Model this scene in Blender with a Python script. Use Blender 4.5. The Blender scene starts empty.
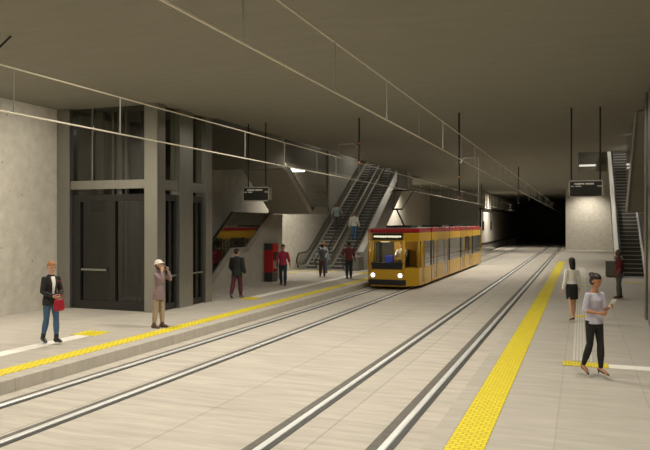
import bpy, bmesh, math, random
from mathutils import Vector, Matrix
random.seed(7)
C = bpy.context.scene.collection
SC = bpy.context.scene
PI = math.pi

# ------------------------------------------------------------------ camera, world, exposure, lights
FPX = 690.0
YAW = math.atan(256.5 / FPX)
cd = bpy.data.cameras.new('camera'); cam = bpy.data.objects.new('camera', cd); C.objects.link(cam)
cam.location = (0, 0, 2.6); cam.rotation_euler = (PI / 2, 0, YAW)
cd.sensor_width = 36; cd.lens = FPX / 650 * 36; cd.shift_y = -1.0 / 650; cd.clip_end = 400; cd.clip_start = 0.05
SC.camera = cam
SC.view_settings.view_transform = 'Standard'; SC.view_settings.look = 'None'
SC.view_settings.gamma = 1; SC.view_settings.exposure = 0.0
try: SC.view_settings.use_curve_mapping = False
except Exception: pass
w = bpy.data.worlds.new('world'); SC.world = w; w.use_nodes = True
w.node_tree.nodes['Background'].inputs[0].default_value = (0.30, 0.28, 0.24, 1)
w.node_tree.nodes['Background'].inputs[1].default_value = 0.05

WARM = (1.0, 0.925, 0.80)
def spot(x, y, z, power, size=150, blend=0.9, tx=0, ty=0, tz=-1, rad=0.06, col=WARM):  # bare light source
    l = bpy.data.lights.new('unseen_spot', 'SPOT'); l.energy = power; l.color = col
    l.spot_size = math.radians(size); l.spot_blend = blend; l.shadow_soft_size = rad
    o = bpy.data.objects.new('unseen_spot', l); C.objects.link(o); o.location = (x, y, z)
    o.rotation_euler = Vector((tx, ty, tz)).to_track_quat('-Z', 'Y').to_euler()
    return o
for y, p in ((-4, 500), (3, 500), (9, 820), (15, 1150), (21, 650), (27, 200), (33, 250), (40, 800), (47, 1300), (55, 1400), (66, 1500), (82, 900)):
    spot(-5.36, y, 6.08, p)
for y, p in ((2, 500), (8, 650), (14, 650), (19, 260), (25, 150)):
    spot(-10.4, y, 6.08, p)
spot(-12.6, 33.5, 6.0, 420)
spot(1.5, 2.0, 6.08, 650, 150); spot(1.8, 8.0, 6.08, 500, 150); spot(-6.5, 1.0, 6.08, 400, 150)  # extra spots added to brighten the camera side of the figures
for y, p in ((5, 300), (12, 420), (20, 260), (28, 200), (40, 400), (60, 500)):
    spot(0.6 if y < 50 else 1.0, y, 6.08, p)
for y in (32, 39, 46): spot(-3.4, y, 6.05, 520, 80, 1, -0.8, -0.2, -1)  # added spots, aimed at the tram to brighten its side
# unseen spots added above the escalators to brighten them
spot(-13.7, 40, 9.4, 260, 150); spot(-13.7, 47, 9.4, 300, 150); spot(2.4, 41, 9.4, 300, 150); spot(2.4, 47, 9.4, 300, 150)
# wall washers
for y, p in ((7.0, 700), (12.0, 900), (15.5, 220)):
    spot(-12.7, y, 6.05, p, 130, 1, -0.75, 0, -1)
spot(0.6, 71.5, 6.05, 900, 110, 1, 0, 0.55, -1)
spot(-13.2, 58.0, 6.05, 1500, 130, 1, -0.7, 0, -1)
spot(-12.8, 35.0, 6.05, 500, 130, 1, -0.8, 0.0, -1)
spot(-8.0, 80.0, 5.6, 1500, 130, 1, -0.8, 0.1, -1)

# ------------------------------------------------------------------ materials
MT = {}
def mat(name, col, rough=0.6, metal=0.0, noise=0.0, nscale=4.0, bump=0.0, bscale=20.0, spec=0.5, emit=None, estr=0.0, stretch=None):
    if name in MT: return MT[name]
    m = bpy.data.materials.new(name); m.use_nodes = True
    nt = m.node_tree; b = nt.nodes['Principled BSDF']
    b.inputs['Base Color'].default_value = (*col, 1); b.inputs['Roughness'].default_value = rough
    b.inputs['Metallic'].default_value = metal
    b.inputs['Specular IOR Level'].default_value = spec
    if emit: b.inputs['Emission Color'].default_value = (*emit, 1); b.inputs['Emission Strength'].default_value = estr
    tc = nt.nodes.new('ShaderNodeTexCoord'); src = tc.outputs['Object']
    if stretch:
        mp = nt.nodes.new('ShaderNodeMapping'); mp.inputs['Scale'].default_value = stretch
        nt.links.new(src, mp.inputs[0]); src = mp.outputs[0]
    n = nt.nodes.new('ShaderNodeTexNoise'); n.inputs['Scale'].default_value = nscale; n.inputs['Detail'].default_value = 8; n.inputs['Roughness'].default_value = 0.62
    nt.links.new(src, n.inputs['Vector'])
    r = nt.nodes.new('ShaderNodeMapRange'); r.inputs[3].default_value = 1 - noise; r.inputs[4].default_value = 1 + noise
    r.inputs[1].default_value = 0.3; r.inputs[2].default_value = 0.7
    nt.links.new(n.outputs['Fac'], r.inputs[0])
    mx = nt.nodes.new('ShaderNodeVectorMath'); mx.operation = 'SCALE'; mx.inputs[0].default_value = col
    nt.links.new(r.outputs[0], mx.inputs['Scale']); nt.links.new(mx.outputs[0], b.inputs['Base Color'])
    if bump:
        n2 = nt.nodes.new('ShaderNodeTexNoise'); n2.inputs['Scale'].default_value = bscale; n2.inputs['Detail'].default_value = 6
        nt.links.new(src, n2.inputs['Vector'])
        bp = nt.nodes.new('ShaderNodeBump'); bp.inputs['Strength'].default_value = bump; bp.inputs['Distance'].default_value = 0.03
        nt.links.new(n2.outputs['Fac'], bp.inputs['Height']); nt.links.new(bp.outputs[0], b.inputs['Normal'])
    MT[name] = m; return m

def speckle(m, scale, lo, amount):
    """small dark pores and marks, multiplied into the base colour"""
    nt = m.node_tree; b = nt.nodes['Principled BSDF']
    old = b.inputs['Base Color'].links[0].from_socket
    tc = nt.nodes.new('ShaderNodeTexCoord'); v = nt.nodes.new('ShaderNodeTexVoronoi'); v.inputs['Scale'].default_value = scale
    v.inputs['Randomness'].default_value = 1
    nt.links.new(tc.outputs['Object'], v.inputs['Vector'])
    r = nt.nodes.new('ShaderNodeMapRange'); r.inputs[1].default_value = lo * 0.5; r.inputs[2].default_value = lo
    r.inputs[3].default_value = amount; r.inputs[4].default_value = 1
    nt.links.new(v.outputs['Distance'], r.inputs[0])
    s = nt.nodes.new('ShaderNodeVectorMath'); s.operation = 'SCALE'
    nt.links.new(old, s.inputs[0]); nt.links.new(r.outputs[0], s.inputs['Scale']); nt.links.new(s.outputs[0], b.inputs['Base Color'])
    return m

def joints(m, bw, bh, dark=0.72, mortar=0.012, off=0.0, rot=0.0, shift=(0, 0, 0), contrast=0.04):
    """slab joints in plan, as a brick pattern of object coordinates"""
    nt = m.node_tree; b = nt.nodes['Principled BSDF']
    old = b.inputs['Base Color'].links[0].from_socket
    tc = nt.nodes.new('ShaderNodeTexCoord'); mp = nt.nodes.new('ShaderNodeMapping')
    mp.inputs['Rotation'].default_value = (0, 0, rot); mp.inputs['Location'].default_value = shift
    nt.links.new(tc.outputs['Object'], mp.inputs[0])
    k = nt.nodes.new('ShaderNodeTexBrick'); k.offset = off; k.squash = 1
    k.inputs['Scale'].default_value = 1; k.inputs['Brick Width'].default_value = bw; k.inputs['Row Height'].default_value = bh
    k.inputs['Mortar Size'].default_value = mortar; k.inputs['Mortar Smooth'].default_value = 0.2
    k.inputs['Color1'].default_value = (1 - contrast,) * 3 + (1,); k.inputs['Color2'].default_value = (1 + contrast,) * 3 + (1,); k.inputs['Mortar'].default_value = (dark,) * 3 + (1,)
    nt.links.new(mp.outputs[0], k.inputs['Vector'])
    s = nt.nodes.new('ShaderNodeVectorMath'); s.operation = 'MULTIPLY'
    nt.links.new(old, s.inputs[0]); nt.links.new(k.outputs['Color'], s.inputs[1]); nt.links.new(s.outputs[0], b.inputs['Base Color'])
    return m

def glass(name, tint=(0.7, 0.72, 0.7), refl=0.12, rough=0.02):
    if name in MT: return MT[name]
    m = bpy.data.materials.new(name); m.use_nodes = True; nt = m.node_tree; nt.nodes.clear()
    o = nt.nodes.new('ShaderNodeOutputMaterial'); mx = nt.nodes.new('ShaderNodeMixShader')
    t = nt.nodes.new('ShaderNodeBsdfTransparent'); t.inputs[0].default_value = (*tint, 1)
    g = nt.nodes.new('ShaderNodeBsdfGlossy'); g.inputs['Roughness'].default_value = rough; g.inputs[0].default_value = (0.9, 0.9, 0.9, 1)
    lw = nt.nodes.new('ShaderNodeLayerWeight'); lw.inputs['Blend'].default_value = 0.25
    ad = nt.nodes.new('ShaderNodeMath'); ad.operation = 'ADD'; ad.inputs[1].default_value = refl; ad.use_clamp = True
    ge = nt.nodes.new('ShaderNodeNewGeometry'); iv = nt.nodes.new('ShaderNodeMath'); iv.operation = 'SUBTRACT'; iv.inputs[0].default_value = 1
    ml = nt.nodes.new('ShaderNodeMath'); ml.operation = 'MULTIPLY'      # a thin pane reflects at its front face only
    nt.links.new(ge.outputs['Backfacing'], iv.inputs[1]); nt.links.new(lw.outputs['Fresnel'], ad.inputs[0])
    nt.links.new(ad.outputs[0], ml.inputs[0]); nt.links.new(iv.outputs[0], ml.inputs[1]); nt.links.new(ml.outputs[0], mx.inputs[0])
    nt.links.new(t.outputs[0], mx.inputs[1]); nt.links.new(g.outputs[0], mx.inputs[2]); nt.links.new(mx.outputs[0], o.inputs[0])
    MT[name] = m; return m

M_floor = joints(mat('track_concrete', (0.485, 0.445, 0.38), 0.62, noise=0.17, nscale=2.0, bump=0.2, bscale=9, stretch=(0.45, 3.5, 1)), 9.0, 2.02, 0.70, 0.014, 0, PI / 2, (0.35, 5.27, 0), 0.03)
M_plat = joints(mat('platform_paving', (0.47, 0.435, 0.375), 0.6, noise=0.12, nscale=1.9, bump=0.12, bscale=10, stretch=(0.5, 3, 1)), 1.2, 1.2, 0.84, 0.012, 0.5, PI / 2, (0.1, 0.3, 0), 0.025)
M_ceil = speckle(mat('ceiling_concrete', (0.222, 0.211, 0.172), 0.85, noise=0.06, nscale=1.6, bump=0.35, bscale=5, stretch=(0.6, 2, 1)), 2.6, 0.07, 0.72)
M_wall = speckle(mat('wall_concrete', (0.52, 0.49, 0.42), 0.85, noise=0.12, nscale=3.0, bump=1.0, bscale=4), 2.2, 0.10, 0.6)
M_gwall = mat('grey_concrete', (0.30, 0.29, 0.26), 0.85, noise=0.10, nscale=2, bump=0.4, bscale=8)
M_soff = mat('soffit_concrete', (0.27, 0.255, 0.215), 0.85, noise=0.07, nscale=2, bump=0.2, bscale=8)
M_steel = mat('brushed_steel', (0.36, 0.355, 0.33), 0.30, 0.85, noise=0.06, nscale=3, bump=0.05, bscale=30, stretch=(6, 6, 0.5))
M_paint = mat('steel_trim', (0.42, 0.41, 0.37), 0.45, 0.5, noise=0.04)
M_dark = mat('dark_metal', (0.030, 0.030, 0.028), 0.4, 0.5, noise=0.1)
M_black = mat('black_rubber', (0.012, 0.012, 0.012), 0.55, noise=0.1)
M_rail = mat('rail_steel', (0.86, 0.87, 0.85), 0.4, 0.55, noise=0.04)
M_groove = mat('rail_groove', (0.13, 0.12, 0.10), 0.7, noise=0.25, nscale=6)
M_dgroove = mat('rail_seal', (0.05, 0.05, 0.045), 0.5, noise=0.2)
M_wire = mat('wire_steel', (0.75, 0.70, 0.58), 0.45, 0.3)
M_white = mat('white_tactile', (0.90, 0.88, 0.80), 0.6, noise=0.06, nscale=6)
M_glass = glass('clear_glass', (0.72, 0.73, 0.70), 0.05)
M_dglass = glass('smoked_glass', (0.42, 0.42, 0.40), 0.05)
M_tglass = glass('tram_glass', (0.45, 0.47, 0.46), 0.22)
M_wglass = glass('windscreen_glass', (0.80, 0.82, 0.80), 0.02)
M_yel = mat('tram_yellow', (0.62, 0.36, 0.018), 0.3, noise=0.03)
M_red = mat('tram_red', (0.36, 0.012, 0.018), 0.3, noise=0.03)
M_lamp = mat('lamp_glow', (1, 1, 1), 0.5, emit=(1, 0.97, 0.9), estr=6)
M_orange = mat('orange_insulator', (0.42, 0.11, 0.03), 0.5)

def tactile():
    m = mat('yellow_tactile', (0.84, 0.71, 0.03), 0.55, noise=0.05, nscale=8)
    nt = m.node_tree; b = nt.nodes['Principled BSDF']
    old = b.inputs['Base Color'].links[0].from_socket
    tc = nt.nodes.new('ShaderNodeTexCoord')
    wv = nt.nodes.new('ShaderNodeTexBrick'); wv.offset = 0.5; wv.inputs['Scale'].default_value = 1
    wv.inputs['Brick Width'].default_value = 0.11; wv.inputs['Row Height'].default_value = 0.085
    wv.inputs['Mortar Size'].default_value = 0.012; wv.inputs['Mortar Smooth'].default_value = 0.6
    wv.inputs['Color1'].default_value = (1.04, 1.04, 1.04, 1); wv.inputs['Color2'].default_value = (0.93, 0.93, 0.93, 1); wv.inputs['Mortar'].default_value = (0.66, 0.58, 0.5, 1)
    nt.links.new(tc.outputs['Object'], wv.inputs['Vector'])
    s = nt.nodes.new('ShaderNodeVectorMath'); s.operation = 'MULTIPLY'
    nt.links.new(old, s.inputs[0]); nt.links.new(wv.outputs['Color'], s.inputs[1]); nt.links.new(s.outputs[0], b.inputs['Base Color'])
    bp = nt.nodes.new('ShaderNodeBump'); bp.inputs['Strength'].default_value = 0.5; bp.inputs['Distance'].default_value = 0.01; bp.invert = True
    nt.links.new(wv.outputs['Fac'], bp.inputs['Height']); nt.links.new(bp.outputs[0], b.inputs['Normal'])
    return m
M_tact = tactile()

# ------------------------------------------------------------------ mesh helpers
class MB:
    def __init__(s): s.bm = bmesh.new()
    def box(s, x0, x1, y0, y1, z0, z1):
        v = [s.bm.verts.new((x, y, z)) for z in (z0, z1) for y in (y0, y1) for x in (x0, x1)]
        for f in ((0, 2, 3, 1), (4, 5, 7, 6), (0, 1, 5, 4), (2, 6, 7, 3), (0, 4, 6, 2), (1, 3, 7, 5)): s.bm.faces.new([v[i] for i in f])
        return s
    def prism(s, pts, axis, a, b):
        """pts: 2D outline; axis 'x': (y,z) extruded in x ; 'y': (x,z) ; 'z': (x,y)"""
        def P(p, t):
            return {'x': (t, p[0], p[1]), 'y': (p[0], t, p[1]), 'z': (p[0], p[1], t)}[axis]
        A = [s.bm.verts.new(P(p, a)) for p in pts]; B = [s.bm.verts.new(P(p, b)) for p in pts]
        n = len(pts); s.bm.faces.new(A); s.bm.faces.new(B[::-1])
        for i in range(n): s.bm.faces.new((A[i], B[i], B[(i + 1) % n], A[(i + 1) % n]))
        return s
    def tube(s, pts, r, n=8, rr=None):
        pts = [Vector(p) for p in pts]; rings = []
        for i, p in enumerate(pts):
            t = (pts[min(i + 1, len(pts) - 1)] - pts[max(i - 1, 0)]).normalized()
            a = t.orthogonal().normalized() if abs(t.z) > 0.95 else t.cross(Vector((0, 0, 1))).normalized()
            b = t.cross(a); R = rr[i] if rr else r
            rings.append([s.bm.verts.new(p + (a * math.cos(q) + b * math.sin(q)) * R) for q in [2 * PI * k / n for k in range(n)]])
        for A, B in zip(rings, rings[1:]):
            for k in range(n): s.bm.faces.new((A[k], A[(k + 1) % n], B[(k + 1) % n], B[k]))
        s.bm.faces.new(rings[0][::-1]); s.bm.faces.new(rings[-1]); return s
    def loft(s, secs, n=14, side=Vector((1, 0, 0)), cap=0.8):
        """secs: (pos, rx, ry); rings square to the path, closed by rounded caps"""
        P = [Vector(a[0]) for a in secs]; rings = []
        def ring(p, t, rx, ry):
            sx = side - t * side.dot(t)
            if sx.length < 0.2: sx = Vector((0, 1, 0)) - t * t.y
            sx.normalize(); sy = t.cross(sx)
            return [s.bm.verts.new(p + sx * rx * math.cos(q) + sy * ry * math.sin(q)) for q in [2 * PI * k / n for k in range(n)]]
        T = [(P[min(i + 1, len(P) - 1)] - P[max(i - 1, 0)]).normalized() for i in range(len(P))]
        r0 = min(secs[0][1], secs[0][2]); r1 = min(secs[-1][1], secs[-1][2])
        for f in (0.95, 0.6): rings.append(ring(P[0] - T[0] * r0 * cap * f, T[0], secs[0][1] * math.sqrt(1 - f * f), secs[0][2] * math.sqrt(1 - f * f)))
        for p, t, a in zip(P, T, secs): rings.append(ring(p, t, a[1], a[2]))
        for f in (0.6, 0.95): rings.append(ring(P[-1] + T[-1] * r1 * cap * f, T[-1], secs[-1][1] * math.sqrt(1 - f * f), secs[-1][2] * math.sqrt(1 - f * f)))
        for A, B in zip(rings, rings[1:]):
            for k in range(n): s.bm.faces.new((A[k], A[(k + 1) % n], B[(k + 1) % n], B[k]))
        s.bm.faces.new(rings[0][::-1]); s.bm.faces.new(rings[-1]); return s
    def ball(s, c, r, sc=(1, 1, 1), rot=None, seg=14):
        m = Matrix.Translation(Vector(c)) @ (rot.to_4x4() if rot else Matrix()) @ Matrix.Diagonal((r * sc[0], r * sc[1], r * sc[2], 1))
        bmesh.ops.create_uvsphere(s.bm, u_segments=seg, v_segments=max(6, seg * 2 // 3), radius=1, matrix=m); return s
    def cyl(s, c0, c1, r, n=16): return s.tube([c0, c1], r, n)
    def build(s, name, m, parent=None, smooth=False, bevel=0, remesh=0, smooth_it=2, tf=None):
        bmesh.ops.recalc_face_normals(s.bm, faces=s.bm.faces)
        me = bpy.data.meshes.new(name); s.bm.to_mesh(me); s.bm.free()
        o = bpy.data.objects.new(name, me); C.objects.link(o)
        if remesh:
            r = o.modifiers.new('r', 'REMESH'); r.mode = 'VOXEL'; r.voxel_size = remesh; r.use_smooth_shade = True
            if smooth_it:
                q = o.modifiers.new('s', 'SMOOTH'); q.factor = 0.5; q.iterations = smooth_it
            dg = bpy.context.evaluated_depsgraph_get()
            me2 = bpy.data.meshes.new_from_object(o.evaluated_get(dg)); o.modifiers.clear(); o.data = me2; me2.name = name; smooth = True
            bpy.data.meshes.remove(me)
        if bevel:
            bv = o.modifiers.new('b', 'BEVEL'); bv.width = bevel; bv.segments = 2; bv.limit_method = 'ANGLE'
        o.data.materials.clear(); o.data.materials.append(m)
        if smooth:
            for p in o.data.polygons: p.use_smooth = True
        if parent: o.parent = parent
        return o

def tag(o, label, cat, group=None, kind=None):
    if label: o['label'] = label
    if cat: o['category'] = cat
    if group: o['group'] = group
    if kind: o['kind'] = kind
    return o
def thing(name, label, cat, loc=(0, 0, 0), rz=0, group=None):
    o = bpy.data.objects.new(name, None); C.objects.link(o); o.location = loc; o.rotation_euler = (0, 0, rz); o.empty_display_size = 0.2
    return tag(o, label, cat, group)
def struct(o, label=None):
    o['kind'] = 'structure'
    if label: o['label'] = label
    return o
def loc_box(name, m, parent, o, *b, **k):
    """box given in world coordinates under a parent standing at o"""
    x0, x1, y0, y1, z0, z1 = b
    return MB().box(x0 - o[0], x1 - o[0], y0 - o[1], y1 - o[1], z0 - o[2], z1 - o[2]).build(name, m, parent, **k)

# ------------------------------------------------------------------ the place
TB = -0.22; CE = 6.15; EL = -8.96; ER = -1.75; WL = -15.3; WR = 8.0; Y0 = -8.0; YV0 = 20.5; YV1 = 52.7; VX = -11.5
struct(MB().box(EL - 0.2, ER + 0.2, Y0, 120, TB - 0.3, TB).build('floor', M_floor), 'pale concrete track bed')
struct(MB().box(WL, EL, Y0, 78, -0.6, 0).build('platform_left', M_plat, bevel=0.01), 'left platform paving and its raised edge')
struct(MB().box(ER, WR, Y0, 78, -0.6, 0).build('platform_right', M_plat, bevel=0.01), 'right platform paving')
# ceiling slab with the escalator openings left free
b = MB()
b.box(VX, -0.2, Y0, 120, CE, CE + 0.5)
b.box(WL, VX, Y0, YV0, CE, CE + 0.5); b.box(WL, VX, YV1, 120, CE, CE + 0.5)
b.box(-0.2, WR, Y0, 36.5, CE, CE + 0.5); b.box(-0.2, WR, 50.0, 120, CE, CE + 0.5)
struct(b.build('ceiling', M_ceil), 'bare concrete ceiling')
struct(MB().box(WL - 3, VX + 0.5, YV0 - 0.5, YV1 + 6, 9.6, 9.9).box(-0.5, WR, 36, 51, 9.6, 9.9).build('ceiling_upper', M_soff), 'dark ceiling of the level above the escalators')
struct(MB().box(WL - 0.4, WL, Y0, 78, -0.6, 6.0).box(WL - 0.4, WL, Y0, YV0, 6.0, 6.65).box(WL - 0.4, WL, YV1, 78, 6.0, 6.65).build('wall_left', M_wall), 'rough pale concrete wall')
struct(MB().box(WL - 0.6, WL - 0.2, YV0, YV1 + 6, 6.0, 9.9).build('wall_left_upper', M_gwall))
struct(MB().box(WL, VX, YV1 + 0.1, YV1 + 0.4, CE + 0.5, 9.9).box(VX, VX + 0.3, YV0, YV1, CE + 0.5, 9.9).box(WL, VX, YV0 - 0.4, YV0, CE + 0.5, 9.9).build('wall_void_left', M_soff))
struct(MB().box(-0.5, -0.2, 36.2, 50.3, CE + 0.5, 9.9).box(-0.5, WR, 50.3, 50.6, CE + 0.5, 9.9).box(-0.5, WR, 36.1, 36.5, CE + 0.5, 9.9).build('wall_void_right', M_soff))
struct(MB().box(WR, WR + 0.4, Y0, 78, -0.6, 9.9).build('wall_right', M_wall))
struct(MB().box(WL, WR, Y0 - 0.4, Y0, -0.6, 6.6).build('wall_back', M_wall))
struct(MB().box(-1.5, WR, 74.0, 74.5, 0, CE).build('wall_far_right', M_wall), 'rough concrete end wall of the right platform')
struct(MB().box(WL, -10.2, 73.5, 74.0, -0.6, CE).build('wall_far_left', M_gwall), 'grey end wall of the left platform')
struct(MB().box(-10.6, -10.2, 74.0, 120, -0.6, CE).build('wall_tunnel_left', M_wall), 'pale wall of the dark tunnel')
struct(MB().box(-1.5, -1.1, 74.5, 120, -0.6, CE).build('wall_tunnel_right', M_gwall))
struct(MB().box(-12, 0, 120, 120.4, -0.6, CE + 0.4).build('wall_tunnel_end', M_dark))
# cable tray and pilasters on the tunnel wall
t = thing('cable_tray', 'long dark cable tray high on the left wall of the tunnel', 'cable tray', (-10.0, 74.2, 4.2))
MB().box(-0.19, 0.12, 0, 44, 0, 0.12).build('tray', M_dark, t)
for k in range(16):
    MB().box(-0.19, 0.02, 0.6 + 2.6 * k, 1.3 + 2.6 * k, 0.12, 1.80).build('bracket', M_wall, t)
t = thing('handrail_pipe', 'dark handrail pipe low along the tunnel wall', 'pipe', (-10.2, 74.3, 0.0))
MB().tube([(0.1, 0, 0.45), (0.1, 42, 0.45)], 0.09).build('pipe', M_dark, t)
MB().box(0, 0.16, 0.5, 0.6, -0.22, 4.2).build('post', M_dark, t)
for i, y in enumerate((77.0, 84.0)):
    tag(MB().box(-10.2, -10.06, y, y + 0.5, 1.9, 2.9).box(-10.2, -10.15, y + 0.22, y + 0.28, 2.9, 4.2).build('switch_box', M_black),
        ('small black box on the tunnel wall, nearer the tram', 'small black box on the tunnel wall, farther into the dark')[i], 'electrical box', 'black boxes on the tunnel wall')

# ------------------------------------------------------------------ rails, platform strips
def rail(x, lab):
    t = thing('rail', lab, 'rail', (x, Y0, TB), 0, 'tram rails')
    MB().box(-0.20, -0.055, 0, 128, -0.02, 0.006).build('flangeway', M_groove, t)
    MB().box(0.055, 0.13, 0, 128, -0.02, 0.008).build('seal', M_dgroove, t)
    b = MB().prism([(-0.05, -0.02), (-0.05, 0.022), (-0.035, 0.03), (0.035, 0.03), (0.05, 0.022), (0.05, -0.02)], 'y', 0, 128)
    b.build('rail_head', M_rail, t)
rail(-2.33, 'rightmost steel rail, beside the right platform edge')
rail(-3.78, 'second steel rail from the right, nearer the middle of the tracks')
rail(-7.0, 'third steel rail from the right, under the right side of the tram')
rail(-8.42, 'leftmost steel rail, beside the left platform edge')

def strip(x0, x1, y0, y1, m, name, lab, cat, group=None, z=0.008):
    o = MB().box(0, x1 - x0, 0, y1 - y0, 0, z).build(name, m); o.location = (x0, y0, 0); return tag(o, lab, cat, group)
strip(-9.71, -9.32, Y0 + 0.01, 68, M_tact, 'tactile_strip', 'long yellow bumpy strip along the left platform edge', 'tactile paving', 'platform edge strips')
strip(-1.49, -1.05, Y0 + 0.01, 50.5, M_tact, 'tactile_strip', 'long yellow bumpy strip along the right platform edge', 'tactile paving', 'platform edge strips')
strip(-11.06, -10.69, Y0 + 0.01, 13.1, M_white, 'guide_strip', 'white guide strip on left platform running up to the near yellow patch', 'tactile paving', 'white guide strips')
strip(-11.06, -10.69, 22.05, 34.4, M_white, 'guide_strip', 'white guide strip on left platform between second yellow patch and escalators', 'tactile paving', 'white guide strips')
for x0, x1, y0, y1, lab in (
    (-11.25, -10.6, 13.1, 13.75, 'yellow patch on left platform between woman with red bag and photographer in hat'),
    (-11.1, -10.55, 21.3, 22.05, 'yellow patch on the left platform beside the man in the dark jacket'),
    (-11.1, -10.5, 34.4, 35.4, 'yellow patch on the left platform beyond the man in maroon'),
    (-14.9, -14.1, 33.6, 34.0, 'short yellow bar on the floor between the plaid shirt man and escalator'),
    (-15.1, -12.3, 35.2, 35.5, 'long yellow bar on the floor in front of the left pair of escalators'),
    (-0.33, 0.46, 13.42, 13.85, 'yellow patch behind the feet of the woman with the phone'),
    (-0.17, 0.21, 20.5, 20.85, 'small yellow patch across the ribbed guide path beside the woman in the skirt'),
    (-0.3, 0.45, 31.0, 31.3, 'small yellow patch far along the ribbed guide path on the right'),
    (1.75, 3.4, 33.2, 33.6, 'yellow bar on the floor in front of the right escalator')):
    strip(x0, x1, y0, y1, M_tact, 'tactile_patch', lab, 'tactile paving', 'yellow tactile patches', 0.01)
strip(0.47, 3.6, 13.45, 13.78, M_white, 'guide_strip', 'white guide strip leading right from the yellow patch by the woman with phone', 'tactile paving', 'white guide strips')
g = thing('guide_path', 'pale ribbed guide path leading along the right platform', 'tactile paving', (-0.17, 13.9, 0))
MB().box(0, 0.38, 0, 30, 0, 0.004).build('path_base', mat('path_base', (0.42, 0.40, 0.35), 0.6, noise=0.08), g)
for k in range(6): MB().box(0.010 + 0.062 * k, 0.052 + 0.062 * k, 0, 30, 0.004, 0.009).build('rib', mat('path_rib', (0.62, 0.59, 0.51), 0.6, noise=0.08), g)

# ------------------------------------------------------------------ overhead lines
def overhead(x, zc, zm, drops, lab):
    t = thing('overhead_line', lab, 'overhead line', (x, 0, zc), 0, 'overhead lines over the tracks')
    MB().tube([(0, Y0 + 0.01, 0), (0, 118, 0)], 0.014, 6).build('contact_wire', M_wire, t)
    MB().tube([(0, Y0 + 0.01, zm - zc), (0, 118, zm - zc)], 0.012, 6).build('messenger_wire', M_wire, t)
    for y in drops: MB().tube([(0, y, 0), (0, y, zm - zc)], 0.010, 6).build('dropper', M_paint, t)
dr = [5.94, 8.58, 11.18, 13.61, 16.16]
while dr[-1] < 80: dr.append(dr[-1] + 2.6)
overhead(-3.05, 4.34, 5.0, dr, 'overhead wire pair crossing the ceiling, above the right track')
dl = [7.78, 10.23, 12.6, 15.09, 17.48, 19.97, 21.74, 24.3]
while dl[-1] < 80: dl.append(dl[-1] + 2.6)
dl = [d for d in dl if abs(d - 12.6) > 0.1]
overhead(-7.69, 4.2, 4.85, dl, 'overhead wire pair on the left, above the track the tram runs on')

def support(x, y, top_z, zc, zm, arm, lab):
    t = thing('wire_support', lab, 'wire support', (x, y, CE), 0, 'hanging supports of the overhead wires')
    MB().tube([(0, 0, 0), (0, 0, zc - CE - 0.1)], 0.030).build('pole', M_dark, t)
    MB().tube([(0, 0, zm - CE + 0.1), (arm * 0.25, 0, zm - CE + 0.3), (arm, 0, zm - CE + 0.3), (arm, 0, zc - CE + 0.02)], 0.014).build('arm', M_paint, t)
    for z in (zc - CE - 0.1, zc - CE + 0.55): MB().ball((0, 0, z), 0.038, (1, 1, 1.3)).build('insulator', M_orange, t)
support(-6.98, 22.06, 0, 4.75, 5.0, -0.71, 'hanging wire support in front of the escalators')
support(-3.67, 22.18, 0, 3.55, 4.4, 0.62, 'hanging wire support over the right track, nearest of two')
support(-3.67, 44.4, 0, 4.0, 4.7, 0.62, 'second hanging wire support over the right track, near the tunnel')
support(-8.3, 62, 0, 4.2, 4.85, 0.61, 'farthest hanging wire support, behind the tram')
o = MB().tube([(0, 0, 0), (-0.55, -0.55, -0.9)], 0.02).build('stay_rod', M_dark); o.location = (-10.1, 10.15, CE)
tag(o, 'short dark slanted rod under the ceiling at the far left of the photo', 'rod')

# ------------------------------------------------------------------ hanging direction signs
M_sign = mat('sign_black', (0.020, 0.019, 0.017), 0.35)
M_signt = mat('sign_letters', (0.55, 0.52, 0.44), 0.6, emit=(0.8, 0.76, 0.65), estr=0.12)
def sign(x, y, w, z0, z1, depth, lab, rods):
    t = thing('hanging_sign', lab, 'sign', (x, y, CE), 0, 'hanging platform signs')
    a, b_ = z0 - CE, z1 - CE
    MB().box(0.03, w - 0.03, 0, depth, a + 0.03, b_ - 0.03).build('panel', M_sign, t)
    f = MB()
    f.box(0, w, -0.01, depth + 0.01, b_ - 0.035, b_).box(0, w, -0.01, depth + 0.01, a, a + 0.035).box(0, 0.035, -0.01, depth + 0.01, a, b_).box(w - 0.035, w, -0.01, depth + 0.01, a, b_)
    f.build('frame', M_paint, t)
    l = MB(); l2 = 0; xx = w * 0.17; rnd = random.Random(3)   # two lines of small illegible lettering
    while xx < w * 0.73:
        ww = rnd.uniform(0.016, 0.03)
        if xx > w * .45 and not l2: l.build('word', M_signt, t); l = MB(); l2 = 1; xx += 0.03
        l.box(xx, xx + ww, -0.006, 0, b_ - 0.135 + rnd.choice((0, 0, 0.008)), b_ - 0.085)
        xx += ww + 0.007
    l.build('word', M_signt, t)
    for s0, s1 in ((0.07, 0.14), (0.2, 0.36), (0.84, 0.95)):
        xx = w * s0; l = MB()
        while xx < w * s1: l.box(xx, xx + 0.015, -0.006, 0, b_ - 0.195, b_ - 0.165); xx += 0.021
        l.build('word', M_signt, t)
    for r in rods: MB().tube([(r, depth / 2, 0), (r, depth / 2, b_)], 0.024).build('rod', M_dark, t)
sign(-11.22, 21.85, 1.02, 3.40, 3.90, 0.22, 'black framed hanging sign over the left platform, by the staircase', (0.16, 0.84))
sign(-0.37, 22.4, 0.98, 3.41, 3.93, 0.08, 'black framed hanging sign over the right platform', (0.08, 0.90))

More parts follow.
